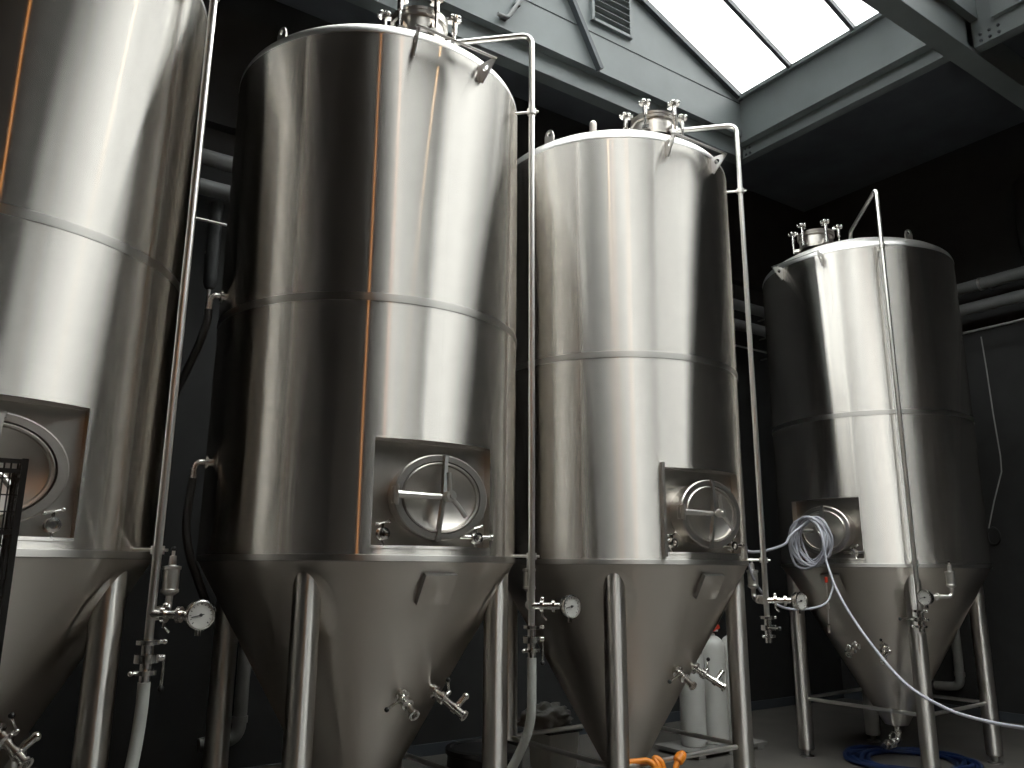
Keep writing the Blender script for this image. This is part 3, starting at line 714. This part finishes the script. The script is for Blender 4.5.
# cross beams under the glass (the light one near the picture's top right and its neighbours)
def crossbeam(n, yc):
    struct('trim_%d' % n, MB().box(((EU0 - 3 + X1) / 2, yc, 6.58), (X1 - EU0 + 3, 0.20, 0.36)), M_girder, 0.004)
    struct('trim_%d' % (n + 1), MB().box(((EU0 + EU1) / 2 + 0.06, yc - 0.03, 6.91), (EU1 - EU0 + 0.12, 0.28, 0.40)), M_girder, 0.003)
crossbeam(8, 3.15); crossbeam(10, -3.9)
# joint line along the far gable and along the right-hand fascia
struct('trim_12', MB().box(((EU0 + EU1) / 2, YG - 0.002, 7.075), (EU1 - EU0 - 0.2, 0.006, 0.008)), M_joint)
# slanting angle iron on the gable
m = MB(); m.bar((4.44, YG - 0.03, 7.46), (4.89, YG - 0.03, 6.65), 0.05, 0.07, (0, -1, 0)); struct('trim_13', m, M_girderdark)
m = MB(); m.bar((4.15, YG - 0.03, 7.50), (4.47, YG - 0.03, 7.40), 0.05, 0.06, (0, -1, 0)); struct('trim_14', m, M_girderdark)
# bolted corner plates
def bolts(n, cs, nrm):
    m = MB()
    for c in cs: m.lathe([(0.015, 0), (0.015, 0.013), (0.009, 0.016), (0, 0.016)], c, nrm, 6)
    tag(m.build('trim_%d' % n, M_girderdark), kind='structure')
bolts(15, [(EU1, VA - 0.05 - 0.06 * i, 6.46 + 0.07 * j) for i in range(2) for j in range(2)], (-1, 0, 0))
bolts(16, [(EU1 + 0.125, 2.98 - 0.08 * i, 6.48 + 0.07 * j) for i in range(3) for j in range(2)], (-1, 0, 0))
# glass and bars
m = MB(); zr = ZE + RS * (EU1 - 0.10 - UR); gy0, gy1 = VS, VA - 0.09
wn = empty('window_1', (UR, (gy0 + gy1) / 2, ZE)); tag(wn, kind='structure')
O = Vector(wn.location)
for s, xe in ((1, EU1 - 0.10), (-1, EU0 + 0.10)):
    M = MB(); a = Vector((xe + s * 0.16, gy0, ZE - 0.064 + 0.05)); b = Vector((UR, gy0, zr + 0.05)); up = Vector((0, 0, 0.012)); L = Vector((0, gy1 - gy0, 0))
    vs = [p - O for p in (a, b, b + L, a + L, a + up, b + up, b + L + up, a + L + up)]
    M.add(vs, [(0, 1, 2, 3), (7, 6, 5, 4), (0, 4, 5, 1), (1, 5, 6, 2), (2, 6, 7, 3), (3, 7, 4, 0)])
    M.build('glass_pane', M_glass, wn, smooth=False)
    y = 4.84
    while y > gy0 + 0.2:
        M = MB(); p0 = Vector((xe + s * 0.03, y, ZE + 0.01)) - O; p1 = Vector((UR, y, zr + 0.02)) - O
        M.bar(p0, p1, 0.045, 0.06); M.build('glazing_bar', M_frame, wn, smooth=False); y -= 0.785
    M = MB(); M.bar(Vector((xe, gy0, ZE + 0.02)) - O, Vector((xe, gy1, ZE + 0.02)) - O, 0.12, 0.05); M.build('eaves_rail', M_girder, wn, smooth=False)
    for yy in (YG - 0.02,):
        M = MB(); M.bar(Vector((xe, yy, ZE + 0.02)) - O, Vector((UR, yy, zr + 0.02)) - O, 0.07, 0.07); M.build('verge_bar', M_girderdark, wn, smooth=False)
M = MB(); M.bar(Vector((UR, gy0, zr + 0.03)) - O, Vector((UR, gy1, zr + 0.03)) - O, 0.12, 0.10); M.build('ridge_bar', M_frame, wn, smooth=False)

# vent grille on the gable
vg = empty('vent_grille', (5.077, YG, 7.53)); tag(vg, 'grey louvred vent grille high on the gable under the rooflight', 'vent')
w, h = 0.53, 0.62
m = MB()
for x in (-w / 2, w / 2): m.box((x, -0.018, 0), (0.035, 0.036, h + 0.035))
for z in (-h / 2, h / 2): m.box((0, -0.018, z), (w, 0.036, 0.035))
m.build('frame', M_girder, vg, smooth=False)
MB().box((0, -0.003, 0), (w - 0.03, 0.004, h - 0.03)).build('backing', M_joint, vg, smooth=False)
m = MB(); ns = 7
for i in range(ns):
    z = -h / 2 + 0.035 + (h - 0.05) * (i + 0.4) / ns
    m.box((0, -0.018, z), (w - 0.035, 0.050, 0.016), Matrix.Rotation(rad(-32), 3, 'X'))
m.build('louvres', M_girder, vg, smooth=False)
# conduit on the gable
cd = empty('conduit', (3.72, YG - 0.02, 6.72)); tag(cd, 'short pale conduit strapped to the grey gable', 'conduit')
MB().tube(spline([(-0.10, -0.02, 0.02), (0.0, -0.02, 0.03), (0.05, -0.02, 0.09), (0.22, -0.02, 0.40), (0.28, -0.02, 0.52)], 6), 0.02, 12).build('pipe', M_duct, cd)
m = MB(); m.box((-0.02, 0, 0.03), (0.07, 0.05, 0.035)); m.box((0.13, 0, 0.24), (0.07, 0.05, 0.03)); m.build('strap', M_girder, cd, smooth=False)

# ------------------------------------------------------------------ light
w = D.worlds.new('World'); sc.world = w; w.use_nodes = True
bg = w.node_tree.nodes['Background']; bg.inputs[0].default_value = (1.0, 0.99, 0.97, 1); bg.inputs[1].default_value = 7.6
def lamp(loc, e, col, r):
    L = D.lights.new('filament_lamp', 'POINT'); L.energy = e; L.color = col; L.shadow_soft_size = r
    o = D.objects.new('filament_lamp', L); C.objects.link(o); o.location = loc
lamp((0.40, -2.5, 4.6), 14, (1.0, 0.42, 0.12), 0.03)
lamp((2.4, 2.7, 5.7), 3, (1.0, 0.62, 0.30), 0.02)
lamp((-1.44, -2.3, 4.2), 14, (1.0, 0.42, 0.12), 0.03)

# ------------------------------------------------------------------ camera
f = 806.4; p = rad(12.9735); ro = rad(0.32839); az = rad(55.5)
def uv(v): return Vector((v[0] * math.sin(az) + v[1] * math.cos(az), -v[0] * math.cos(az) + v[1] * math.sin(az), v[2]))
r0 = Vector((1, 0, 0)); u0 = Vector((0, -math.sin(p), math.cos(p))); FW = Vector((0, math.cos(p), math.sin(p)))
RI = uv(r0 * math.cos(ro) + u0 * math.sin(ro)); UP = uv(u0 * math.cos(ro) - r0 * math.sin(ro)); FW = uv(FW)
cam = D.cameras.new('camera'); co = D.objects.new('camera', cam); C.objects.link(co)
Mx = Matrix((RI, UP, -FW)).transposed().to_4x4(); Mx.translation = (0, 0, 1.64); co.matrix_world = Mx
cam.sensor_width = 36; cam.lens = f * 36 / 1024; cam.clip_start = 0.05; cam.clip_end = 200
sc.camera = co
vs_ = sc.view_settings; vs_.view_transform = 'Standard'; vs_.look = 'None'; vs_.gamma = 1; vs_.use_curve_mapping = False; vs_.exposure = 0.0
sc.cycles.max_bounces = 10; sc.cycles.use_denoising = True
